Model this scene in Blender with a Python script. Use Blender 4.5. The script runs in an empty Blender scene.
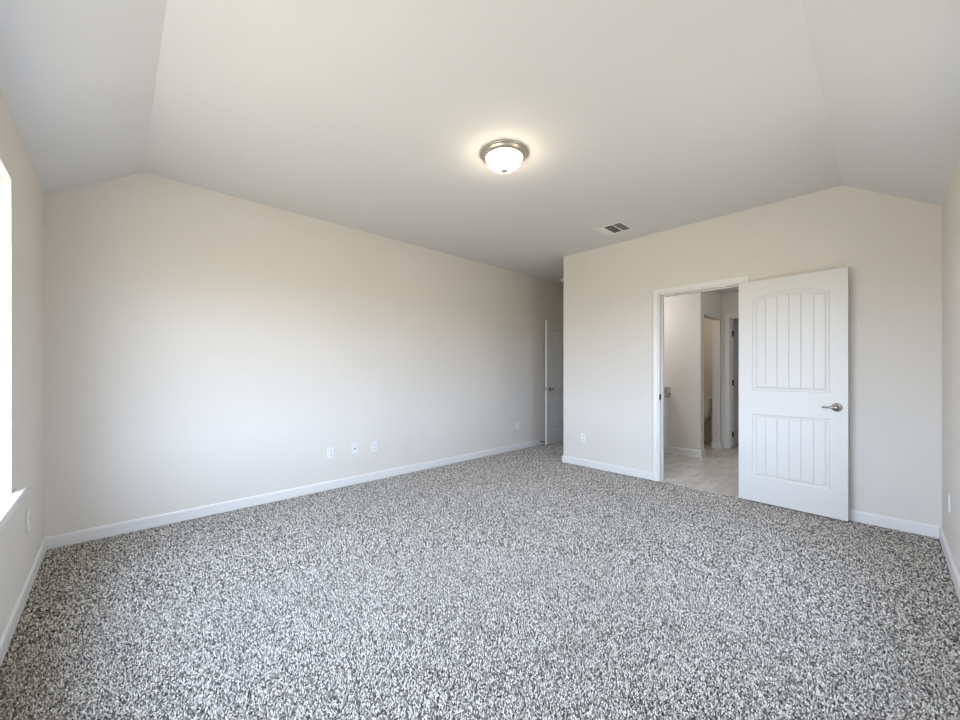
import bpy, bmesh, math
import numpy as np
from mathutils import Vector, Matrix

sc = bpy.context.scene
COL = sc.collection

# ------------------------------------------------------------------ camera, world, light, exposure
YAW = 0.8129
cam_d = bpy.data.cameras.new('camera')
cam_d.sensor_width = 36.0
cam_d.lens = 36.0 * 383.7 / 960.0
cam_d.shift_y = 11.2 / 960.0
cam_d.clip_start = 0.02
cam = bpy.data.objects.new('camera', cam_d)
cam.location = (0, 0, 1.2106)
cam.rotation_euler = (math.pi / 2, 0, YAW - math.pi / 2)
COL.objects.link(cam)
sc.camera = cam

sc.view_settings.view_transform = 'Standard'
sc.view_settings.look = 'None'
sc.view_settings.gamma = 1
sc.view_settings.use_curve_mapping = False
sc.view_settings.exposure = 0.0
sc.cycles.max_bounces = 12
sc.cycles.diffuse_bounces = 8
sc.cycles.sample_clamp_indirect = 6.0
sc.cycles.filter_width = 1.15

SKY = 20.0
world = bpy.data.worlds.new('world')
sc.world = world
world.use_nodes = True
nt = world.node_tree
nt.nodes.clear()
out = nt.nodes.new('ShaderNodeOutputWorld')
bg = nt.nodes.new('ShaderNodeBackground')
tc = nt.nodes.new('ShaderNodeTexCoord')
sep = nt.nodes.new('ShaderNodeSeparateXYZ')
ramp = nt.nodes.new('ShaderNodeValToRGB')
mp = nt.nodes.new('ShaderNodeMapRange')
mp.inputs['From Min'].default_value = -1
mp.inputs['From Max'].default_value = 1
nt.links.new(tc.outputs['Generated'], sep.inputs[0])
nt.links.new(sep.outputs['Z'], mp.inputs['Value'])
nt.links.new(mp.outputs[0], ramp.inputs[0])
e = ramp.color_ramp.elements
e[0].position = 0.0; e[0].color = (0.26, 0.22, 0.16, 1)
e[1].position = 0.49; e[1].color = (0.40, 0.36, 0.28, 1)
n = e.new(0.51); n.color = (0.82, 0.93, 1.17, 1)
n = e.new(1.0); n.color = (0.64, 0.80, 1.14, 1)
nt.links.new(ramp.outputs[0], bg.inputs['Color'])
bg.inputs['Strength'].default_value = SKY
nt.links.new(bg.outputs[0], out.inputs[0])

LAMP_EMIT = 34.0
BATH_W = 14.0


# ------------------------------------------------------------------ room measures (metres)
XL, XC, YB, YR = -0.358, 4.334, 3.916, -0.280
YH = 2.956           # outer corner of the wall with the bathroom door
XE = 5.90            # wall with the entry door
CH, CK = 2.74, 2.405  # flat ceiling, knee height
RX, RY = 0.150, 0.240  # where the slopes meet the flat ceiling
T = 0.115
WX0, WX1, WZ0, WZ1 = 0.45, 2.803, 0.618, 2.111   # window opening on the left wall (y range, z range)
VX0, VX1 = 2.05, 2.80                            # unseen window added on the right wall to light the long wall
DY0, DY1, DH = 0.960, 1.703, 2.042               # bathroom doorway
EY0, EY1 = 3.045, 3.812                          # entry doorway
BH = 2.44

# ------------------------------------------------------------------ materials
def new_mat(name, color, rough=0.5, metal=0.0, spec=0.5):
    m = bpy.data.materials.new(name)
    m.use_nodes = True
    b = m.node_tree.nodes['Principled BSDF']
    b.inputs['Base Color'].default_value = (*color, 1)
    b.inputs['Roughness'].default_value = rough
    b.inputs['Metallic'].default_value = metal
    b.inputs['Specular IOR Level'].default_value = spec
    return m

def N(m, t, **kw):
    n = m.node_tree.nodes.new(t)
    for k, v in kw.items():
        setattr(n, k, v)
    return n

def L(m, a, b):
    m.node_tree.links.new(a, b)

def add_bump(m, scale, strength, dist=0.001, detail=3, tint=0.0, color=None):
    b = m.node_tree.nodes['Principled BSDF']
    t = N(m, 'ShaderNodeTexCoord')
    n = N(m, 'ShaderNodeTexNoise')
    n.inputs['Scale'].default_value = scale
    n.inputs['Detail'].default_value = detail
    L(m, t.outputs['Object'], n.inputs['Vector'])
    u = N(m, 'ShaderNodeBump')
    u.inputs['Strength'].default_value = strength
    u.inputs['Distance'].default_value = dist
    L(m, n.outputs['Fac'], u.inputs['Height'])
    L(m, u.outputs[0], b.inputs['Normal'])
    if tint:
        n2 = N(m, 'ShaderNodeTexNoise')
        n2.inputs['Scale'].default_value = 1.3
        L(m, t.outputs['Object'], n2.inputs['Vector'])
        r = N(m, 'ShaderNodeValToRGB')
        r.color_ramp.elements[0].position = 0.3
        r.color_ramp.elements[1].position = 0.7
        r.color_ramp.elements[0].color = (*[c * (1 - tint) for c in color], 1)
        r.color_ramp.elements[1].color = (*[min(1, c * (1 + tint)) for c in color], 1)
        L(m, n2.outputs['Fac'], r.inputs[0])
        L(m, r.outputs[0], b.inputs['Base Color'])

WALL = (0.715, 0.680, 0.628)
M = {}
M['wall'] = new_mat('wall_paint', WALL, 0.75, spec=0.25); add_bump(M['wall'], 160, 0.12, 0.0006, 3, 0.012, WALL)
CEIL = (0.75, 0.752, 0.755)
M['ceil'] = new_mat('ceiling_paint', CEIL, 0.9, spec=0.15); add_bump(M['ceil'], 110, 0.15, 0.0008, 3, 0.01, CEIL)
M['trim'] = new_mat('trim_paint', (0.76, 0.75, 0.735), 0.38)
M['door'] = new_mat('door_paint', (0.70, 0.685, 0.66), 0.40); add_bump(M['door'], 240, 0.05, 0.0004)
M['plastic'] = new_mat('white_plastic', (0.80, 0.80, 0.79), 0.3)
M['slot'] = new_mat('dark_slot', (0.03, 0.03, 0.03), 0.6)
M['nickel'] = new_mat('satin_nickel', (0.42, 0.40, 0.37), 0.28, 1.0)
M['nickel2'] = new_mat('brushed_nickel', (0.60, 0.54, 0.46), 0.33, 1.0); add_bump(M['nickel2'], 300, 0.05, 0.0003)
M['satin'] = new_mat('satin_finial', (0.62, 0.60, 0.57), 0.5, 0.3)
M['vent'] = new_mat('vent_enamel', (0.88, 0.88, 0.86), 0.35)
M['bronze'] = new_mat('dark_bronze', (0.06, 0.05, 0.045), 0.4, 0.8)
M['cabinet'] = new_mat('cabinet_paint', (0.66, 0.64, 0.60), 0.45)
M['porcelain'] = new_mat('white_porcelain', (0.80, 0.79, 0.76), 0.12)
M['rubber'] = new_mat('white_rubber', (0.7, 0.7, 0.68), 0.7)
M['ventdark'] = new_mat('duct_dark', (0.10, 0.10, 0.095), 0.8)
M['vinyl'] = new_mat('window_vinyl', (0.85, 0.86, 0.87), 0.35)

# glass pane
g = bpy.data.materials.new('window_glass'); g.use_nodes = True
gn = g.node_tree; gn.nodes.clear()
go = gn.nodes.new('ShaderNodeOutputMaterial'); gm = gn.nodes.new('ShaderNodeMixShader')
gt = gn.nodes.new('ShaderNodeBsdfTransparent'); gg = gn.nodes.new('ShaderNodeBsdfGlossy')
gt.inputs[0].default_value = (0.95, 0.97, 0.97, 1); gg.inputs['Roughness'].default_value = 0.02
gm.inputs[0].default_value = 0.06
gn.links.new(gt.outputs[0], gm.inputs[1]); gn.links.new(gg.outputs[0], gm.inputs[2]); gn.links.new(gm.outputs[0], go.inputs[0])
M['glass'] = g

# lamp bowl, lit from inside
m = new_mat('lit_frosted_glass', (0.9, 0.88, 0.84), 0.35)
b = m.node_tree.nodes['Principled BSDF']
b.inputs['Emission Color'].default_value = (1.0, 0.80, 0.56, 1)
b.inputs['Emission Strength'].default_value = LAMP_EMIT
M['bowl'] = m

# carpet yarn: each tuft keeps its own dyed yarn colour
def carpet_mat():
    m = new_mat('carpet_yarn', (0.35, 0.33, 0.32), 0.95, spec=0.05)
    b = m.node_tree.nodes['Principled BSDF']
    at = N(m, 'ShaderNodeAttribute'); at.attribute_name = 'yarn'
    L(m, at.outputs['Color'], b.inputs['Base Color'])
    b.inputs['Sheen Weight'].default_value = 0.15; b.inputs['Sheen Roughness'].default_value = 0.5
    return m
M['carpet'] = carpet_mat()
M['backing'] = new_mat('carpet_backing', (0.20, 0.185, 0.165), 0.95, spec=0.05); add_bump(M['backing'], 200, 0.6, 0.004)

def tile_mat():
    m = new_mat('floor_tile', (0.5, 0.45, 0.38), 0.35)
    b = m.node_tree.nodes['Principled BSDF']
    t = N(m, 'ShaderNodeTexCoord')
    br = N(m, 'ShaderNodeTexBrick')
    br.inputs['Scale'].default_value = 1.0
    br.inputs['Brick Width'].default_value = 0.61
    br.inputs['Row Height'].default_value = 0.305
    br.inputs['Mortar Size'].default_value = 0.0022
    br.inputs['Mortar Smooth'].default_value = 0.2
    br.inputs['Color1'].default_value = (0.72, 0.69, 0.645, 1)
    br.inputs['Color2'].default_value = (0.68, 0.65, 0.605, 1)
    br.inputs['Mortar'].default_value = (0.36, 0.32, 0.27, 1)
    L(m, t.outputs['Object'], br.inputs['Vector'])
    n = N(m, 'ShaderNodeTexNoise'); n.inputs['Scale'].default_value = 3.2; n.inputs['Detail'].default_value = 6
    n.inputs['Distortion'].default_value = 1.0
    mp = N(m, 'ShaderNodeMapping'); mp.inputs['Scale'].default_value = (1, 3.2, 1)
    L(m, t.outputs['Object'], mp.inputs[0]); L(m, mp.outputs[0], n.inputs['Vector'])
    r = N(m, 'ShaderNodeValToRGB')
    r.color_ramp.elements[0].position = 0.3; r.color_ramp.elements[0].color = (0.74, 0.73, 0.72, 1)
    r.color_ramp.elements[1].position = 0.72; r.color_ramp.elements[1].color = (1.08, 1.08, 1.09, 1)
    L(m, n.outputs['Fac'], r.inputs[0])
    x = N(m, 'ShaderNodeMix'); x.data_type = 'RGBA'; x.blend_type = 'MULTIPLY'; x.inputs[0].default_value = 1
    L(m, br.outputs['Color'], x.inputs[6]); L(m, r.outputs[0], x.inputs[7])
    L(m, x.outputs[2], b.inputs['Base Color'])
    return m
M['tile'] = tile_mat()

def granite_mat():
    m = new_mat('speckled_granite', (0.4, 0.33, 0.28), 0.2)
    b = m.node_tree.nodes['Principled BSDF']
    t = N(m, 'ShaderNodeTexCoord')
    n = N(m, 'ShaderNodeTexNoise'); n.inputs['Scale'].default_value = 70; n.inputs['Detail'].default_value = 5
    L(m, t.outputs['Object'], n.inputs['Vector'])
    r = N(m, 'ShaderNodeValToRGB')
    r.color_ramp.elements[0].position = 0.38; r.color_ramp.elements[0].color = (0.12, 0.095, 0.08, 1)
    r.color_ramp.elements[1].position = 0.62; r.color_ramp.elements[1].color = (0.62, 0.54, 0.48, 1)
    L(m, n.outputs['Fac'], r.inputs[0]); L(m, r.outputs[0], b.inputs['Base Color'])
    return m
M['granite'] = granite_mat()

# ------------------------------------------------------------------ helpers
def obj(name, bm, mat, parent=None, smooth=False, loc=None, recalc=True):
    if recalc:
        bmesh.ops.recalc_face_normals(bm, faces=bm.faces)
    me = bpy.data.meshes.new(name)
    bm.to_mesh(me); bm.free()
    if smooth:
        for p in me.polygons:
            p.use_smooth = True
    me.materials.append(mat)
    o = bpy.data.objects.new(name, me)
    COL.objects.link(o)
    if parent is not None:
        o.parent = parent
    if loc is not None:
        o.location = loc
    return o

def empty(name, loc=(0, 0, 0), rz=0.0, parent=None):
    o = bpy.data.objects.new(name, None)
    o.empty_display_size = 0.05
    o.location = loc; o.rotation_euler = (0, 0, rz)
    COL.objects.link(o)
    if parent is not None:
        o.parent = parent
    return o

def tag(o, label=None, cat=None, group=None, kind=None):
    if label: o['label'] = label
    if cat: o['category'] = cat
    if group: o['group'] = group
    if kind: o['kind'] = kind
    return o

def box(bm, x0, x1, y0, y1, z0, z1, bev=0.0):
    x0, x1 = sorted((x0, x1)); y0, y1 = sorted((y0, y1)); z0, z1 = sorted((z0, z1))
    r = bmesh.ops.create_cube(bm, size=1.0)
    vs = r['verts']
    for v in vs:
        v.co = Vector((x0 + (v.co.x + .5) * (x1 - x0), y0 + (v.co.y + .5) * (y1 - y0), z0 + (v.co.z + .5) * (z1 - z0)))
    if bev > 0:
        es = list({e for v in vs for e in v.link_edges})
        bmesh.ops.bevel(bm, geom=es, offset=bev, segments=2, profile=0.5, affect='EDGES')
    return bm

def B(*a, bev=0.0):
    bm = bmesh.new()
    return box(bm, *a, bev=bev)

def lathe(bm, prof, mat=Matrix.Identity(4), seg=48, cap=True):
    """prof: list of (r, h) revolved about local z."""
    rings = []
    for r, h in prof:
        if r < 1e-6:
            rings.append([bm.verts.new(mat @ Vector((0, 0, h)))])
        else:
            rings.append([bm.verts.new(mat @ Vector((r * math.cos(2 * math.pi * k / seg), r * math.sin(2 * math.pi * k / seg), h))) for k in range(seg)])
    for a, b in zip(rings, rings[1:]):
        for k in range(seg):
            j = (k + 1) % seg
            va = [a[k % len(a)], a[j % len(a)]] if len(a) > 1 else [a[0]]
            vb = [b[j % len(b)], b[k % len(b)]] if len(b) > 1 else [b[0]]
            f = va + vb
            if len(f) >= 3:
                bm.faces.new(f)
    if cap:
        for r in (rings[0], rings[-1]):
            if len(r) > 2:
                bm.faces.new(r)
    return bm

def loft(bm, rings, cap=True):
    R = [[bm.verts.new(p) for p in ring] for ring in rings]
    n = len(R[0])
    for a, b in zip(R, R[1:]):
        for k in range(n):
            j = (k + 1) % n
            bm.faces.new([a[k], a[j], b[j], b[k]])
    if cap:
        bm.faces.new(R[0]); bm.faces.new(R[-1])
    return bm

AX_Y = Matrix.Rotation(-math.pi / 2, 4, 'X')   # local z -> +y
AX_X = Matrix.Rotation(math.pi / 2, 4, 'Y')    # local z -> +x

def sweep(name, path, prof, mat, names=None, closed_ends=True):
    """profile (offset to the left of the path, z) swept along a floor polyline with mitred corners; one object per segment."""
    P = [Vector(p) for p in path]
    dirs = [(P[i + 1] - P[i]).normalized() for i in range(len(P) - 1)]
    nrm = [Vector((-d.y, d.x)) for d in dirs]
    def off(i, o):
        if i == 0: return P[0] + nrm[0] * o
        if i == len(P) - 1: return P[-1] + nrm[-1] * o
        b = (nrm[i - 1] + nrm[i])
        b = b / b.dot(nrm[i])
        return P[i] + b * o
    res = []
    for i in range(len(P) - 1):
        bm = bmesh.new()
        r0 = [(*off(i, o), z) for o, z in prof]
        r1 = [(*off(i + 1, o), z) for o, z in prof]
        loft(bm, [r0, r1])
        nm = names[i] if names else name
        if nm is None:
            bm.free(); continue
        res.append(tag(obj(nm, bm, mat), kind='structure'))
    return res

# ------------------------------------------------------------------ structure: floor, ceiling, walls
def struct(name, bm, mat, label=None, cat=None):
    return tag(obj(name, bm, mat), label, cat, kind='structure')

EPS = 0.3
bm = bmesh.new()
box(bm, XL - EPS, 4.352, YR - EPS, YB + 0.2, -0.12, -0.009)
box(bm, 4.352, 7.4, YH - 0.06, YB + 0.4, -0.12, -0.009)
struct('floor', bm, M['backing'], 'floor under the speckled taupe and grey bedroom carpet', 'floor')

def carpet_pile():
    rng = np.random.default_rng(7)
    def cells(x0, x1, y0, y1, sp):
        nx, ny = int((x1 - x0) / sp), int((y1 - y0) / sp)
        gx, gy = np.meshgrid(np.arange(nx), np.arange(ny))
        p = np.stack([x0 + (gx.ravel() + rng.uniform(0.05, 0.95, nx * ny)) * sp, y0 + (gy.ravel() + rng.uniform(0.05, 0.95, nx * ny)) * sp], 1)
        return p
    NEAR, S1, S2 = 2.6, 0.0060, 0.0086
    P, S = [], []
    for (x0, x1, y0, y1) in ((XL + .012, 4.35, YR + .012, YB - .012), (4.35, 6.6, YH + .012, YB - .012)):
        p = cells(x0, x1, y0, y1, S1); p = p[np.hypot(p[:, 0], p[:, 1]) < NEAR]
        q = cells(x0, x1, y0, y1, S2); q = q[np.hypot(q[:, 0], q[:, 1]) >= NEAR]
        P += [p, q]; S += [np.full(len(p), 1.0), np.full(len(q), S2 / S1)]
    P = np.concatenate(P); S = np.concatenate(S)
    wall = (P[:, 0] > XC - .012) & (P[:, 1] < YH + 0.012) & ~((P[:, 1] > DY0 + 0.003) & (P[:, 1] < DY1 - 0.003))
    keep = ~wall
    P = P[keep]; S = S[keep]; n = len(P)
    az = rng.uniform(0, 2 * np.pi, n); lean = rng.uniform(0.15, 1.15, n); ln = rng.uniform(0.009, 0.0135, n) * (0.75 + 0.25 * S)
    rad = rng.uniform(0.0022, 0.0033, n) * S
    top = np.stack([np.cos(az) * np.sin(lean) * ln, np.sin(az) * np.sin(lean) * ln, np.cos(lean) * ln], 1)
    base = np.stack([P[:, 0], P[:, 1], np.full(n, -0.0095)], 1)
    ph = rng.uniform(0, 2 * np.pi, n)
    V = np.zeros((n, 7, 3))
    for k in range(3):
        t = ph + k * 2 * np.pi / 3
        ring = np.stack([np.cos(t) * rad, np.sin(t) * rad, np.zeros(n)], 1)
        V[:, k] = base + ring * 0.8
        V[:, 3 + k] = base + top * 0.68 + ring * 1.05
    V[:, 6] = base + top * 1.0
    F = []
    for k in range(3):
        j = (k + 1) % 3
        F += [(k, j, 3 + j), (k, 3 + j, 3 + k), (3 + k, 3 + j, 6)]
    F = np.array(F)
    idx = (F[None] + (np.arange(n) * 7)[:, None, None]).reshape(-1)
    nf = n * len(F)
    me = bpy.data.meshes.new('carpet_pile')
    me.vertices.add(n * 7); me.vertices.foreach_set('co', V.reshape(-1))
    me.loops.add(nf * 3); me.loops.foreach_set('vertex_index', idx.astype(np.int32))
    me.polygons.add(nf)
    me.polygons.foreach_set('loop_start', np.arange(0, nf * 3, 3, dtype=np.int32))
    me.update(calc_edges=True)
    pal = np.array([(0.065, 0.056, 0.048), (0.19, 0.168, 0.145), (0.40, 0.365, 0.315), (0.64, 0.60, 0.535), (0.82, 0.78, 0.715)])
    c = pal[rng.choice(5, n, p=[0.13, 0.17, 0.25, 0.27, 0.18])] * rng.uniform(0.92, 1.20, (n, 1))
    col = np.ones((n, 7, 4)); col[:, :, :3] = np.clip(c, 0, 1)[:, None]
    at = me.attributes.new('yarn', 'FLOAT_COLOR', 'POINT'); at.data.foreach_set('color', col.reshape(-1))
    me.materials.append(M['carpet'])
    o_ = bpy.data.objects.new('carpet_pile', me); COL.objects.link(o_)
    tag(o_, 'speckled taupe, grey and cream carpet pile covering the bedroom floor', 'carpet', kind='stuff')
carpet_pile()
struct('floor_bathroom', B(4.352, 9.2, YR - EPS, YH - 0.06, -0.12, -0.006), M['tile'], 'beige stone-look tile floor beyond the bathroom doorway', 'floor')

# ceiling with two slopes meeting in a hip over the near corner
bm = bmesh.new()
def V(*p): return bm.verts.new(p)
o = 0.0
a = V(XL, YR, CK); b_ = V(RX, RY, CH); c = V(RX, YB, CH); d = V(XL, YB, CK)
e1 = V(XE, RY, CH); f1 = V(XC, YR, CK); g1 = V(XE, YB, CH); h1 = V(XC, RY, CH)
bm.faces.new([a, d, c, b_])
bm.faces.new([a, b_, h1, f1])
bm.faces.new([b_, c, g1, e1, h1])
ext = bmesh.ops.extrude_face_region(bm, geom=bm.faces[:])
for v in [x for x in ext['geom'] if isinstance(x, bmesh.types.BMVert)]:
    v.co.z += 0.12
struct('ceiling', bm, M['ceil'], 'pale grey ceiling with sloped edges over the bedroom', 'ceiling')
struct('ceiling_bathroom', B(XC + T, 9.2, YR - 0.1, YH - T, BH, BH + 0.1), M['ceil'], 'flat ceiling of the bathroom beyond', 'ceiling')
WT = 2.86
# left wall with window opening
bm = bmesh.new()
xo = XL - 0.16
box(bm, xo, XL, YR - 0.16, WX0, -0.1, WT)
box(bm, xo, XL, WX1, YB + 0.16, -0.1, WT)
box(bm, xo, XL, WX0, WX1, -0.1, WZ0)
box(bm, xo, XL, WX0, WX1, WZ1, WT)
struct('wall_left', bm, M['wall'], 'greige painted wall with the window', 'wall')
struct('wall_back_left', B(XL, 7.4, YB, YB + 0.16, -0.1, WT), M['wall'], 'long greige painted wall with four wall plates', 'wall')
bm = bmesh.new()
box(bm, XL, VX0, YR - 0.16, YR, -0.1, WT)
box(bm, VX1, XC + T, YR - 0.16, YR, -0.1, WT)
box(bm, VX0, VX1, YR - 0.16, YR, -0.1, WZ0)
box(bm, VX0, VX1, YR - 0.16, YR, WZ1, WT)
struct('wall_right', bm, M['wall'], 'greige wall at the right edge', 'wall')
bm = bmesh.new()
box(bm, XC, XC + T, YR, DY0 - 0.02, -0.1, WT)
box(bm, XC, XC + T, DY1 + 0.02, YH, -0.1, WT)
box(bm, XC, XC + T, DY0 - 0.02, DY1 + 0.02, DH + 0.02, WT)
struct('wall_back_right', bm, M['wall'], 'greige wall with the bathroom doorway', 'wall')
struct('wall_hall', B(XC + T, 7.4, YH - T, YH, -0.1, WT), M['wall'], 'side wall of the entry recess', 'wall')
bm = bmesh.new()
box(bm, XE, XE + T, YH, EY0 - 0.02, -0.1, WT)
box(bm, XE, XE + T, EY1 + 0.02, YB, -0.1, WT)
box(bm, XE, XE + T, EY0 - 0.02, EY1 + 0.02, DH + 0.02, WT)
struct('wall_entry', bm, M['wall'], 'end wall of the entry recess around the entry doorway', 'wall')
struct('wall_hallway', B(7.2, 7.4, YH, YB, -0.1, WT), M['wall'], 'hallway wall beyond the entry doorway', 'wall')
struct('ceiling_hallway', B(XE, 7.4, YH - T, YB, CH - 0.3, CH + 0.1), M['ceil'], 'hallway ceiling beyond the entry doorway', 'ceiling')
# bathroom
PX0, PX1, PY = 5.97, 6.12, 1.79        # partition end, its compartment side, compartment front
FX = 7.00                               # far wall
struct('wall_bath_right', B(XC + T, 9.2, YR - 0.1, YR, -0.1, WT), M['wall'], 'bathroom side wall', 'wall')
bm = bmesh.new()
box(bm, PX0, PX1, PY, YH - T, -0.1, BH)
box(bm, PX1, FX, PY, PY + T, 2.03, BH)
box(bm, 6.90, FX, PY, PY + T, -0.1, 2.03)
struct('wall_bath_partition', bm, M['wall'], 'greige partition around the toilet compartment opening', 'wall')
KY0, KY1 = 0.90, 1.68                   # closet doorway on the far wall
bm = bmesh.new()
box(bm, FX, FX + T, YR, KY0 - 0.02, -0.1, BH)
box(bm, FX, FX + T, KY1 + 0.02, PY + T, -0.1, BH)
box(bm, FX, FX + T, KY0 - 0.02, KY1 + 0.02, DH + 0.02, BH)
box(bm, FX + T, 9.2, PY, PY + T, -0.1, BH)
struct('wall_bath_far', bm, M['wall'], 'far bathroom wall holding the closet doorway', 'wall')
struct('wall_compartment', B(7.36, 7.46, PY + T, YH - T, -0.1, BH), M['wall'], 'end wall of the toilet compartment', 'wall')
struct('wall_closet', B(9.2, 9.3, YR, PY + T, -0.1, BH), M['wall'], 'closet end wall', 'wall')

# ------------------------------------------------------------------ baseboards
BP = [(0, 0), (0.013, 0), (0.013, 0.068), (0.0115, 0.077), (0.0075, 0.083), (0.005, 0.087), (0, 0.087)]
SP = [(0, -.006), (0.028, -.006), (0.027, 0.004), (0.022, 0.012), (0.014, 0.016), (0.014, 0.074), (0.0125, 0.084), (0.008, 0.091), (0.005, 0.096), (0, 0.096)]
CW = 0.066
sweep('', [(XC, DY1 + CW + 0.006), (XC, YH), (XE, YH), (XE, EY0 - CW - 0.006)], BP, M['trim'], ['baseboard_back_right', 'baseboard_recess', 'baseboard_entry'])
sweep('', [(XE, EY1 + CW + 0.006), (XE, YB), (XL, YB), (XL, YR), (XC, YR), (XC, DY0 - CW - 0.006)], BP, M['trim'],
      ['baseboard_entry_side', 'baseboard_back_left', 'baseboard_left', 'baseboard_right', 'baseboard_back_right_side'])
sweep('', [(PX1, PY + T), (PX1, PY), (PX0, PY), (PX0, 2.285)], SP, M['trim'], ['baseboard_compartment_side', 'baseboard_partition_end', 'baseboard_partition'])
sweep('', [(FX, PY - 0.012), (FX, PY), (6.90, PY), (6.90, PY + T)], SP, M['trim'], [None, 'baseboard_compartment_stub', 'baseboard_compartment_jamb'])
sweep('', [(FX, YR), (FX, KY0 - CW - 0.006)], SP, M['trim'], ['baseboard_bath_far'])

# ------------------------------------------------------------------ door casings and jambs
CP = [(0.0, 0.0), (0.0, 0.009), (0.004, 0.012), (0.012, 0.0125), (0.018, 0.0095), (0.026, 0.012), (0.046, 0.0165), (0.060, 0.0175), (CW, 0.015), (CW, 0.0)]
def casing(name, X, sgn, y0, y1, h, label, z0=0.0, reveal=0.006):
    """three-sided mitred casing on the plane x = X, standing proud towards sgn*x."""
    bm = bmesh.new()
    for path in [((y0 - reveal, z0), (y0 - reveal, h + reveal), (y1 + reveal, h + reveal), (y1 + reveal, z0))]:
        nrm = [(-1, 0), (0, 1), (1, 0)]
        corner = [(-1, 0), (-1, 1), (1, 1), (1, 0)]
        rings = []
        for (py, pz), (cy, cz) in zip(path, corner):
            rings.append([(X + sgn * t, py + cy * o, pz + cz * o) for o, t in CP])
        loft(bm, rings)
    return struct(name, bm, M['trim'], label, 'door casing')

def jamb(name, X0, X1, y0, y1, h, stop_x, label, z0=0.0):
    bm = bmesh.new()
    box(bm, X0, X1, y0 - 0.019, y0, z0, h)
    box(bm, X0, X1, y1, y1 + 0.019, z0, h)
    box(bm, X0, X1, y0 - 0.019, y1 + 0.019, h, h + 0.019)
    s0, s1 = stop_x
    box(bm, s0, s1, y0, y0 + 0.011, z0, h, bev=0.002)
    box(bm, s0, s1, y1 - 0.011, y1, z0, h, bev=0.002)
    box(bm, s0, s1, y0 + .011, y1 - .011, h - 0.011, h, bev=0.002)
    return struct(name, bm, M['trim'], label, 'door frame')

casing('trim_1', XC, -1, DY0, DY1, DH, 'white casing around the bathroom doorway')
j1 = jamb('trim_2', XC, XC + T, DY0, DY1, DH, (XC + 0.040, XC + 0.075), 'white jamb lining the bathroom doorway')
casing('trim_3', XC + T, 1, DY0, DY1, DH, 'white casing on the bathroom side')
casing('trim_4', XE, -1, EY0, EY1, DH, 'white casing around the entry doorway')
jamb('trim_5', XE, XE + T, EY0, EY1, DH, (XE + 0.040, XE + 0.075), 'white jamb of the entry doorway')
casing('trim_6', FX, -1, KY0, KY1, DH, 'white casing around the closet doorway in the bathroom', z0=-.006)
jamb('trim_7', FX, FX + T, KY0, KY1, DH, (FX + 0.040, FX + 0.075), 'white jamb of the closet doorway', z0=-.006)
# latch strike on the bathroom jamb
bm = B(XC - 0.010, XC + 0.030, DY1 - 0.0015, DY1 - 0.0002, 0.895, 0.960)
box(bm, XC - 0.012, XC - 0.008, DY1 - 0.0015, DY1 + 0.004, 0.910, 0.945, bev=0.001)
tag(obj('strike_plate', bm, M['bronze'], j1), 'dark metal strike plate')
# carpet edge strip at the tile
struct('trim_8', B(4.349, 4.357, DY0, DY1, -0.006, 0.003, bev=0.001), M['tile'], 'thin threshold where carpet meets tile', 'threshold')

# ------------------------------------------------------------------ panel doors
def frange(a, b, n):
    return [a + (b - a) * i / n for i in range(n + 1)]

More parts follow.
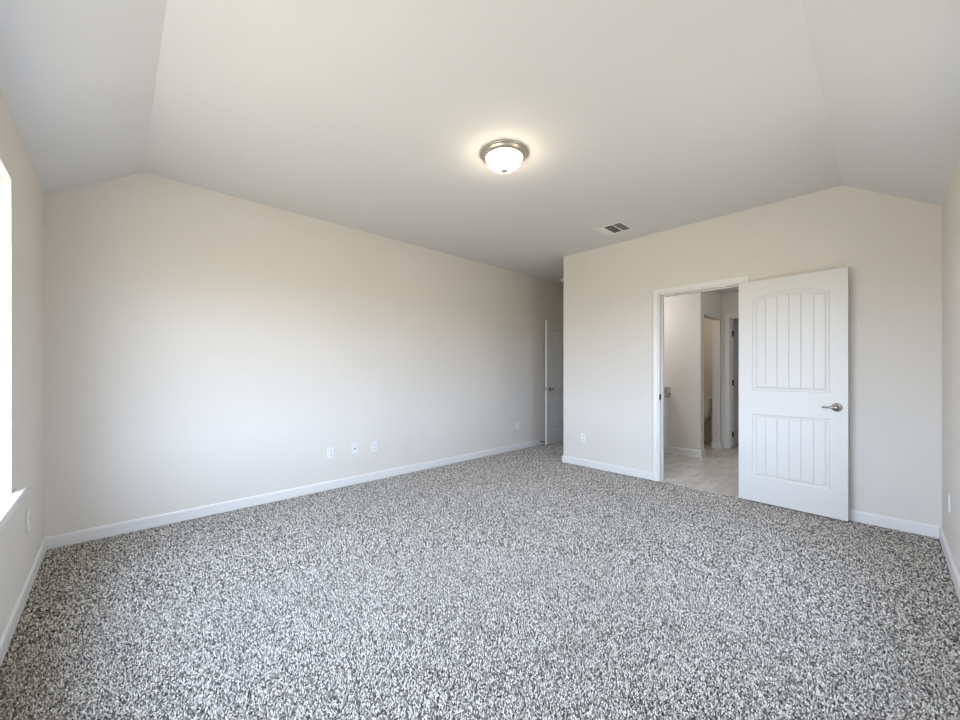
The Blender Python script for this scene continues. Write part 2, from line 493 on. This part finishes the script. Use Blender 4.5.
def door_mesh(w, h, t):
    """moulded two-panel plank door: local x = 0 (hinge) .. w, z = 0 .. h, thickness centred on y."""
    S = 0.108
    xl, xr = S, w - S
    LZ0, LZ1 = 0.222, 0.806
    UZ0, UZ1, CR = 1.018, 1.855, 0.052
    half = (xr - xl) / 2; xc = (xl + xr) / 2
    R = (half * half + CR * CR) / (2 * CR)
    def arch(x):
        return UZ1 + CR - R + math.sqrt(max(0, R * R - (x - xc) ** 2))
    prof = [(0, 0), (0.004, 0.0035), (0.010, 0.0060), (0.018, 0.0060), (0.024, 0.0085), (0.034, 0.0040), (0.040, 0.0030)]
    pitch = (xr - xl - 0.08) / 5.5
    grooves = [xc + (k - 2) * pitch for k in range(5)]
    def dep(d):
        if d <= 0: return 0
        for (a, da), (b2, db) in zip(prof, prof[1:]):
            if d <= b2:
                return da + (db - da) * (d - a) / (b2 - a)
        return prof[-1][1]
    def H(x, z):
        best = 0
        if xl < x < xr:
            if LZ0 < z < LZ1:
                d = min(x - xl, xr - x, z - LZ0, LZ1 - z)
                best = dep(d)
            elif UZ0 < z < UZ1 + CR:
                d = min(x - xl, xr - x, z - UZ0, (arch(x) - z) * 0.985)
                best = dep(d)
            else:
                d = 0
            if d > 0.040:
                gd = min(abs(x - q) for q in grooves)
                if gd < 0.0045:
                    best += 0.0045 * (1 - gd / 0.0045)
        return best
    xs = {0.0, w}
    for o_, _ in prof: xs |= {round(xl + o_, 5), round(xr - o_, 5)}
    for q in grooves: xs |= {round(q - 0.0046, 5), round(q, 5), round(q + 0.0046, 5)}
    base = sorted(xs); xs = []
    for a, b2 in zip(base, base[1:]):
        n = max(1, int(math.ceil((b2 - a) / 0.022)))
        xs += frange(a, b2, n)[:-1]
    xs.append(w)
    zs = {0.0, h}
    for o_, _ in prof: zs |= {LZ0 + o_, LZ1 - o_, UZ0 + o_}
    z = UZ1 - 0.046
    while z < UZ1 + CR + 0.002:
        zs.add(z); z += 0.0022
    zs = sorted(zs)
    bm = bmesh.new()
    def face(sign):
        G = [[bm.verts.new((x, sign * (t / 2 - H(x, z)), z)) for x in xs] for z in zs]
        for i in range(len(zs) - 1):
            for j in range(len(xs) - 1):
                q = [G[i][j], G[i][j + 1], G[i + 1][j + 1], G[i + 1][j]]
                bm.faces.new(q if sign < 0 else q[::-1])
        return G
    A = face(-1); C = face(1)
    nz, nx = len(zs), len(xs)
    for i in range(nz - 1):
        bm.faces.new([A[i][0], A[i + 1][0], C[i + 1][0], C[i][0]])
        bm.faces.new([A[i][-1], C[i][-1], C[i + 1][-1], A[i + 1][-1]])
    for j in range(nx - 1):
        bm.faces.new([A[0][j], C[0][j], C[0][j + 1], A[0][j + 1]])
        bm.faces.new([A[-1][j], A[-1][j + 1], C[-1][j + 1], C[-1][j]])
    return bm

def lever_bm(side):
    """lever set: rosette centred on origin in the xz-plane, standing off towards side*y, lever towards -x."""
    Rm = Matrix.Rotation(-side * math.pi / 2, 4, 'X')
    ros = bmesh.new()
    lathe(ros, [(0.0335, 0), (0.0345, 0.003), (0.0330, 0.007), (0.026, 0.0105), (0.015, 0.0125), (0.0125, 0.016), (0.0125, 0.040), (0.0135, 0.044), (0.0135, 0.056), (0.009, 0.060), (0.0, 0.0605)], Rm, 40)
    lev = bmesh.new()
    rings = []
    pts = [(0.74 * a_, b_, c_, d_, e_) for a_, b_, c_, d_, e_ in [(0.004, 0.050, 0.000, 0.010, 0.0075), (-0.016, 0.051, 0.001, 0.0085, 0.0065), (-0.035, 0.053, 0.003, 0.0078, 0.0055), (-0.055, 0.054, 0.0035, 0.0078, 0.0050),
           (-0.075, 0.053, 0.0015, 0.0080, 0.0050), (-0.095, 0.050, -0.001, 0.0082, 0.0050), (-0.110, 0.046, -0.0005, 0.0075, 0.0048), (-0.117, 0.043, 0.0005, 0.004, 0.003)]]
    for x, y, z, rz_, ry_ in pts:
        rings.append([(x, side * (y + ry_ * math.cos(q * math.pi / 8)), z + rz_ * math.sin(q * math.pi / 8)) for q in range(16)])
    loft(lev, rings)
    return ros, lev

def make_door(name, label, loc, rz, w, h=2.03, t=0.035, hinge_side=1, door_levers=(1, -1)):
    root = empty(name, loc, rz)
    tag(root, label, 'door', kind='structure')
    obj('door_leaf', door_mesh(w, h, t), M['door'], root)
    for s in door_levers:
        ros, lev = lever_bm(s)
        hd = obj('door_handle', ros, M['nickel'], root, smooth=True, loc=(w - 0.066, s * t / 2, 0.905))
        tag(hd, 'satin nickel lever handle')
        obj('lever', lev, M['nickel'], hd, smooth=True)
    bm = B(w - 0.0005, w + 0.0012, -0.0125, 0.0125, 0.905 - 0.028, 0.905 + 0.028)
    lp = tag(obj('latch_plate', bm, M['nickel'], root), 'satin nickel latch plate')
    obj('latch', B(w + 0.001, w + 0.010, -0.006, 0.007, 0.897, 0.913, bev=0.002), M['nickel'], lp)
    for z in (0.20, 1.02, 1.80):
        bm = bmesh.new()
        for k in range(5):
            lathe(bm, [(0.0045, z - 0.045 + k * 0.018 + 0.0006), (0.0056, z - 0.045 + k * 0.018 + 0.001), (0.0056, z - 0.045 + k * 0.018 + 0.017), (0.0045, z - 0.045 + (k + 1) * 0.018 - 0.0006)],
                  Matrix.Translation((-0.0015, hinge_side * (t / 2 + 0.004), 0)), 12)
        box(bm, -0.0016, -0.0004, -0.014, t / 2 + 0.002 if hinge_side > 0 else 0.014, z - 0.045, z + 0.045)
        tag(obj('hinge', bm, M['nickel']if name != 'door_3' else M['bronze'], root), 'metal hinge')
    return root

# bathroom door, swung back nearly flat against its wall: hinge at (4.30,.946), latch end towards -y
d1 = make_door('door_1', 'white two-panel arched plank door swung open against the right-hand wall', (4.3005, 0.956, 0.012),
               math.atan2(-0.742, -0.048), 0.754, hinge_side=1, door_levers=(-1,))
# the handle on the wall side, shortened standoff is the same lever set
ros, lev = lever_bm(1)

# entry door, open against the long wall (hinge at the far end)
d2 = make_door('door_2', 'white two-panel door standing open at the entry, partly behind the corner', (5.862, 3.8165, 0.012),
               math.pi, 0.762, hinge_side=-1)
# bathroom closet door, open into the closet
d3 = make_door('door_3', 'white door ajar at the far side of the bathroom', (FX + T + 0.006, KY1 - 0.0, 0.006), math.radians(-3), 0.76, hinge_side=-1)
for o in d3.children:
    pass

# ------------------------------------------------------------------ window
def make_window(name, loc, rz, width, label, twin):
    win = empty(name, loc, rz)
    tag(win, label, 'window', kind='structure')
    hw = width / 2; wh = WZ1 - WZ0
    # drywall returns / white jamb liner
    bm = bmesh.new()
    box(bm, -0.10, 0.0012, hw - 0.008, hw, 0.02, wh)
    box(bm, -0.10, 0.0012, -hw, -hw + 0.008, 0.02, wh)
    box(bm, -0.10, 0.0012, -hw + .008, hw - .008, wh - 0.008, wh)
    obj('window_jamb', bm, M['trim'], win)
    bm = bmesh.new()
    fr = 0.045
    for (y0, y1) in (((-hw + 0.008, -0.02), (0.02, hw - 0.008)) if twin else ((-hw + 0.008, hw - 0.008),)):
        box(bm, -0.145, -0.085, y0, y0 + fr, 0.0, wh - 0.008, bev=0.003)
        box(bm, -0.145, -0.085, y1 - fr, y1, 0.0, wh - 0.008, bev=0.003)
        box(bm, -0.145, -0.085, y0 + fr, y1 - fr, 0.0, fr + 0.02, bev=0.003)
        box(bm, -0.145, -0.085, y0 + fr, y1 - fr, wh - 0.008 - fr, wh - 0.008, bev=0.003)
        box(bm, -0.135, -0.095, y0 + fr, y1 - fr, wh / 2 - 0.02, wh / 2 + 0.02, bev=0.003)
    if twin: box(bm, -0.15, -0.075, -0.02, 0.02, 0.0, wh - 0.008)
    obj('window_frame', bm, M['vinyl'], win)
    for (y0, y1) in (((-hw + 0.05, -0.063), (0.063, hw - 0.05)) if twin else ((-hw + 0.05, hw - 0.05),)):
        for (z0, z1) in ((0.06, wh / 2 - 0.018), (wh / 2 + 0.018, wh - 0.05)):
            obj('window_pane', B(-0.118, -0.114, y0, y1, z0, z1), M['glass'], win)
    bm = bmesh.new()
    box(bm, -0.090, 0.0008, -hw + 0.0005, hw - 0.0005, 0.0, 0.0232)
    box(bm, 0.0008, 0.036, -hw - 0.10, hw + 0.10, 0.0, 0.0232, bev=0.004)
    obj('window_sill', bm, M['trim'], win)
    obj('sill_apron', B(0.0, 0.014, -hw - 0.06, hw + 0.06, -0.058, 0.0, bev=0.003), M['trim'], win)

    # daylight sampling aid for the renderer at the real opening (portal, gives no light of its own)
    pd = bpy.data.lights.new('window_portal', 'AREA')
    pd.shape = 'RECTANGLE'; pd.size = width; pd.size_y = WZ1 - WZ0
    pd.cycles.is_portal = True
    po = bpy.data.objects.new('window_portal', pd)
    c_ = Vector(loc) + Matrix.Rotation(rz, 3, 'Z') @ Vector((-0.155, 0, wh / 2))
    po.location = c_
    po.rotation_euler = (math.pi / 2, 0, rz - math.pi / 2)
    COL.objects.link(po)

make_window('window_1', (XL, (WX0 + WX1) / 2, WZ0), 0.0, WX1 - WX0, 'white window at the left edge with bright daylight behind', True)
make_window('added_window', ((VX0 + VX1) / 2, YR, WZ0), math.pi / 2, VX1 - VX0, 'white window added out of view on the right wall for extra daylight', False)  # added out of view, brings more daylight onto the long wall and carpet

# ------------------------------------------------------------------ ceiling lamp
lamp = empty('ceiling_light', (1.978, 1.842, CH))
tag(lamp, 'flush ceiling lamp with brushed nickel pan and lit white glass bowl', 'ceiling light')
bm = bmesh.new()
lathe(bm, [(0.0, 0), (0.164, 0), (0.167, -0.005), (0.166, -0.009), (0.160, -0.012), (0.156, -0.014), (0.155, -0.019), (0.149, -0.027), (0.140, -0.035), (0.132, -0.038), (0.128, -0.036), (0.126, -0.030), (0.0, -0.030)], seg=72, cap=False)
obj('pan', bm, M['nickel2'], lamp, smooth=True)
bm = bmesh.new()
lathe(bm, [(0.1255, -0.033), (0.1265, -0.040), (0.1245, -0.049), (0.118, -0.061), (0.107, -0.075), (0.092, -0.089), (0.073, -0.102), (0.051, -0.111), (0.027, -0.115), (0.0, -0.116)], seg=64, cap=False)
tag(obj('glass_bowl', bm, M['bowl'], lamp, smooth=True), 'lit frosted glass bowl')
bm = bmesh.new()
lathe(bm, [(0.0, -0.117), (0.024, -0.1165), (0.027, -0.121), (0.024, -0.127), (0.010, -0.130), (0.006, -0.133), (0.0065, -0.137), (0.004, -0.141), (0.0, -0.142)], seg=24, cap=False)
obj('finial', bm, M['satin'], lamp, smooth=True)

# ------------------------------------------------------------------ ceiling vent: three sections of louvres
vx0, vx1, vy0, vy1 = 3.735, 4.008, 1.858, 2.165
vent = empty('ceiling_vent', (vx0, vy0, CH))
tag(vent, 'white metal ceiling vent with three louvred sections', 'vent')
W_, D_ = vx1 - vx0, vy1 - vy0
bm = bmesh.new()
fw = 0.015
def fl(x0, x1, y0, y1): box(bm, x0, x1, y0, y1, -0.007, -0.0005, bev=0.002)
fl(0, W_, 0, fw); fl(0, W_, D_ - fw, D_); fl(0, fw, fw, D_ - fw); fl(W_ - fw, W_, fw, D_ - fw)
s1, s2 = D_ * 0.33, D_ * 0.67
fl(fw, W_ - fw, s1 - 0.005, s1 + 0.005); fl(fw, W_ - fw, s2 - 0.005, s2 + 0.005)
obj('vent_frame', bm, M['vent'], vent)
obj('duct_opening', B(fw * .5, W_ - fw * .5, fw * .5, D_ - fw * .5, -0.0012, -0.0004), M['ventdark'], vent)
def slat(bm, x0, x1, yc, ang, half=0.0065):
    c_, s_ = math.cos(ang) * half, math.sin(ang) * half * 0.55
    loft(bm, [[(x, yc - c_, -0.0052 - s_), (x, yc + c_, -0.0052 + s_), (x, yc + c_, -0.0046 + s_), (x, yc - c_, -0.0046 - s_)] for x in (x0, x1)])
bm = bmesh.new()
y = fw + 0.008
while y < s1 - 0.010:
    slat(bm, fw, W_ - fw, y, 0.6, 0.0026); y += 0.0155
obj('louvre', bm, M['vent'], vent)
bm = bmesh.new()
x = fw + 0.008
while x < W_ - fw - 0.004:
    loft(bm, [[(x - 0.0030, yy, -0.0055), (x + 0.0030, yy, -0.0035), (x + 0.0030, yy, -0.0030), (x - 0.0030, yy, -0.0050)] for yy in (s1 + 0.006, s2 - 0.006)])
    x += 0.0155
obj('louvre', bm, M['vent'], vent)
bm = bmesh.new()
y = s2 + 0.014
while y < D_ - fw - 0.004:
    slat(bm, fw, W_ - fw, y, -0.6, 0.0060); y += 0.0150
obj('louvre', bm, M['vent'], vent)

# smoke detector on the recess ceiling
bm = bmesh.new()
lathe(bm, [(0.0, 0.0), (0.068, 0.0), (0.069, -0.006), (0.064, -0.010), (0.062, -0.024), (0.054, -0.034), (0.030, -0.038), (0.0, -0.038)], Matrix.Translation((5.40, 3.67, CH - 0.0004)), 40, cap=False)
tag(obj('smoke_detector', bm, M['plastic'], smooth=True), 'small white round smoke detector on the ceiling of the entry recess', 'smoke detector')

# ------------------------------------------------------------------ wall plates
def plate_root(name, loc, rz, label, cat, group=None):
    r = empty(name, loc, rz)
    tag(r, label, cat, group)
    obj('cover_plate', B(-0.035, 0.035, -0.0055, 0, -0.0575, 0.0575, bev=0.0022), M['plastic'], r)
    return r
def screw(r, x, z):
    bm = bmesh.new(); lathe(bm, [(0.0, 0.0), (0.003, 0.0), (0.0026, 0.001), (0.0, 0.0012)], Matrix.Translation((x, -0.0053, z)) @ Matrix.Rotation(math.pi / 2, 4, 'X'), 12, cap=False)
    obj('screw', bm, M['plastic'], r)
def make_outlet(loc, rz, label):
    r = plate_root('power_outlet', loc, rz, label, 'outlet')
    for s in (-1, 1):
        bm = bmesh.new()
        ring = []
        for k in range(24):
            q = 2 * math.pi * k / 24
            ring.append((max(-0.0172, min(0.0172, 0.0200 * math.cos(q))), s * 0.0205 + 0.0145 * math.sin(q)))
        loft(bm, [[(x, -0.0050, z) for x, z in ring], [(x, -0.0078, z) for x, z in ring], [(x * 0.94, -0.0085, s * 0.0205 + (z - s * 0.0205) * 0.94) for x, z in ring]])
        f = obj('receptacle', bm, M['plastic'], r)
        bm = bmesh.new()
        box(bm, -0.0078, -0.0054, -0.0090, -0.0080, s * 0.0205 - 0.002, s * 0.0205 + 0.0065)
        box(bm, 0.0054, 0.0078, -0.0090, -0.0080, s * 0.0205 - 0.002, s * 0.0205 + 0.0055)
        box(bm, -0.0024, 0.0024, -0.0090, -0.0080, s * 0.0205 - 0.0095, s * 0.0205 - 0.005)
        tag(obj('slots', bm, M['slot'], f), 'dark plug slots')
    screw(r, 0, 0)
    return r
# facing -y on the long wall
make_outlet((1.593, YB, 0.371), 0, 'white outlet plate, leftmost of the three on the long wall')
make_outlet((2.081, YB, 0.372), 0, 'white outlet plate, right-hand one of the three on the long wall')
make_outlet((4.506, YB, 0.364), 0, 'white outlet plate low on the long wall near the entry door')
r = plate_root('cable_socket', (1.852, YB, 0.379), 0, 'white cable socket plate, middle of the three on the long wall', 'socket')
bm = bmesh.new(); lathe(bm, [(0.0, 0.004), (0.0075, 0.004), (0.0075, 0.008), (0.005, 0.008), (0.005, 0.017), (0.0, 0.017)], Matrix.Rotation(math.pi / 2, 4, 'X'), 6, cap=False)
tag(obj('coaxial_connector', bm, M['bronze'], r), 'dark coaxial connector')
screw(r, 0, 0.042); screw(r, 0, -0.042)
make_outlet((XC, 2.654, 0.357), -math.pi / 2, 'white outlet plate between the wall corner and the bathroom doorway')
make_outlet((3.816, YR, 0.378), math.pi, 'white outlet plate on the right edge wall')
make_outlet((XL, 3.262, 0.383), math.pi / 2, 'white outlet plate below the window sill on the left wall')

# spring door stop on the long baseboard
bm = bmesh.new()
pr = [(0.0, 0), (0.011, 0), (0.011, 0.003)]
for k in range(18):
    pr += [(0.0065, 0.004 + k * 0.0028), (0.0050, 0.0054 + k * 0.0028)]
pr += [(0.0, 0.056)]
lathe(bm, pr, Matrix.Translation((5.070, YB - 0.014, 0.055)) @ Matrix.Rotation(math.pi / 2, 4, 'X'), 16, cap=False)
ds = obj('door_stop', bm, M['bronze'], smooth=True)
tag(ds, 'small dark spring door stop on the baseboard behind the entry door', 'door stop')
bm = bmesh.new()
lathe(bm, [(0.0, 0.054), (0.008, 0.054), (0.008, 0.064), (0.0, 0.066)], Matrix.Translation((5.070, YB - 0.014, 0.055)) @ Matrix.Rotation(math.pi / 2, 4, 'X'), 16, cap=False)
obj('rubber_tip', bm, M['slot'], ds)

# ------------------------------------------------------------------ bathroom vanity
vy_back, vfront = YH - T, 2.225
vx_0, vx_1 = 4.75, PX0 - 0.001
van = empty('vanity_cabinet', (vx_0, vfront, -0.006))
tag(van, 'pale vanity cabinet seen through the left of the bathroom doorway', 'cabinet')
Wv, Dv = vx_1 - vx_0, vy_back - vfront - 0.001
bm = bmesh.new()
box(bm, 0, Wv, 0.0, Dv, 0.105, 0.845)
box(bm, 0.0, Wv, 0.070, Dv, 0.0, 0.105)
obj('body', bm, M['cabinet'], van)
nd = 3
pw = Wv / nd
for k in range(nd):
    x0, x1 = k * pw + 0.006, (k + 1) * pw - 0.006
    bm = B(x0, x1, -0.019, -0.0005, 0.115, 0.690, bev=0.002)
    dr = obj('cabinet_door', bm, M['cabinet'], van)
    bm = bmesh.new()
    for (a0, a1, c0, c1) in ((x0, x0 + 0.055, 0.115, 0.69), (x1 - 0.055, x1, 0.115, 0.69), (x0 + .055, x1 - .055, 0.115, 0.17), (x0 + .055, x1 - .055, 0.635, 0.69)):
        box(bm, a0, a1, -0.024, -0.0185, c0, c1, bev=0.001)
    obj('door_frame', bm, M['cabinet'], dr)
    obj('drawer_front', B(x0, x1, -0.012, -0.0005, 0.705, 0.835, bev=0.002), M['cabinet'], van)
ct = empty('vanity_countertop', (vx_0, vfront, -0.006 + 0.8455))
tag(ct, 'speckled brown stone countertop with splash on the vanity', 'countertop')
obj('slab', B(-0.015, Wv, -0.038, Dv, 0.0, 0.032, bev=0.003), M['granite'], ct)
obj('side_splash', B(Wv - 0.020, Wv, -0.034, Dv - 0.02, 0.0325, 0.134, bev=0.002), M['granite'], ct)
obj('back_splash', B(-0.015, Wv - 0.021, Dv - 0.020, Dv, 0.0325, 0.134, bev=0.002), M['granite'], ct)

# ------------------------------------------------------------------ toilet (tank side peeks past the opening)
toi = empty('toilet', (7.345, 2.235, -0.006), math.pi / 2)   # local -y.. built facing local +y -> world -x
tag(toi, 'white toilet in the compartment beyond the bathroom doorway', 'toilet')
def rrect(hx, y0, y1, z, r=0.04, n=6):
    pts = []
    for cx_, cy_, a0 in ((hx - r, y1 - r, 0), (-hx + r, y1 - r, 90), (-hx + r, y0 + r, 180), (hx - r, y0 + r, 270)):
        for k in range(n + 1):
            q = math.radians(a0 + 90 * k / n)
            pts.append((cx_ + r * math.cos(q), cy_ + r * math.sin(q), z))
    return pts
def oval(hx, y0, y1, z, n=40, p=2.3):
    cy_ = (y0 + y1) / 2; hy = (y1 - y0) / 2
    out_ = []
    for k in range(n):
        q = 2 * math.pi * k / n
        c_, s_ = math.cos(q), math.sin(q)
        out_.append((hx * math.copysign(abs(c_) ** (2 / p), c_), cy_ + hy * math.copysign(abs(s_) ** (2 / p), s_), z))
    return out_
bm = bmesh.new()
loft(bm, [rrect(0.165, 0.012, 0.165, 0.385), rrect(0.195, 0.010, 0.180, 0.44), rrect(0.222, 0.008, 0.198, 0.60), rrect(0.232, 0.006, 0.205, 0.735)])
obj('tank', bm, M['porcelain'], toi, smooth=False)
bm = bmesh.new()
loft(bm, [rrect(0.238, 0.002, 0.213, 0.736), rrect(0.244, 0.001, 0.220, 0.745), rrect(0.244, 0.001, 0.220, 0.762), rrect(0.236, 0.006, 0.212, 0.772)])
obj('tank_lid', bm, M['porcelain'], toi)
bm = bmesh.new()
loft(bm, [oval(0.115, 0.12, 0.60, 0.0), oval(0.112, 0.13, 0.60, 0.03), oval(0.098, 0.16, 0.58, 0.12), oval(0.110, 0.17, 0.62, 0.22), oval(0.155, 0.16, 0.68, 0.31), oval(0.182, 0.17, 0.715, 0.375), oval(0.184, 0.17, 0.718, 0.395)])
obj('bowl', bm, M['porcelain'], toi, smooth=True)
bm = bmesh.new()
loft(bm, [oval(0.186, 0.205, 0.722, 0.397), oval(0.189, 0.203, 0.725, 0.404), oval(0.186, 0.205, 0.722, 0.412)])
obj('seat', bm, M['porcelain'], toi, smooth=False)
bm = bmesh.new()
loft(bm, [oval(0.187, 0.205, 0.722, 0.4135), oval(0.186, 0.207, 0.720, 0.428), oval(0.165, 0.225, 0.70, 0.436)])
obj('seat_lid', bm, M['porcelain'], toi)
bm = B(0.16, 0.215, 0.205, 0.226, 0.66, 0.675, bev=0.003)
tag(obj('flush_lever', bm, M['nickel'], toi), 'chrome flush lever')

# ------------------------------------------------------------------ lamps of the rooms beyond, plus an added bathroom fill
def lampd(name, loc, power, color, size):
    d_ = bpy.data.lights.new(name, 'POINT'); d_.energy = power; d_.color = color; d_.shadow_soft_size = size
    o_ = bpy.data.objects.new(name, d_); o_.location = loc; COL.objects.link(o_)
lampd('vanity_lamp', (5.2, 2.64, 2.05), BATH_W * 1.0, (0.97, 0.97, 1.0), 0.05)
lampd('bathroom_fill', (5.6, 0.5, 2.25), BATH_W * 0.55, (0.95, 0.98, 1.04), 0.15)  # added fill light without a fixture, lifts the shade in the bathroom
lampd('compartment_lamp', (6.5, 2.4, 2.25), BATH_W * 0.30, (1.0, 0.86, 0.74), 0.10)
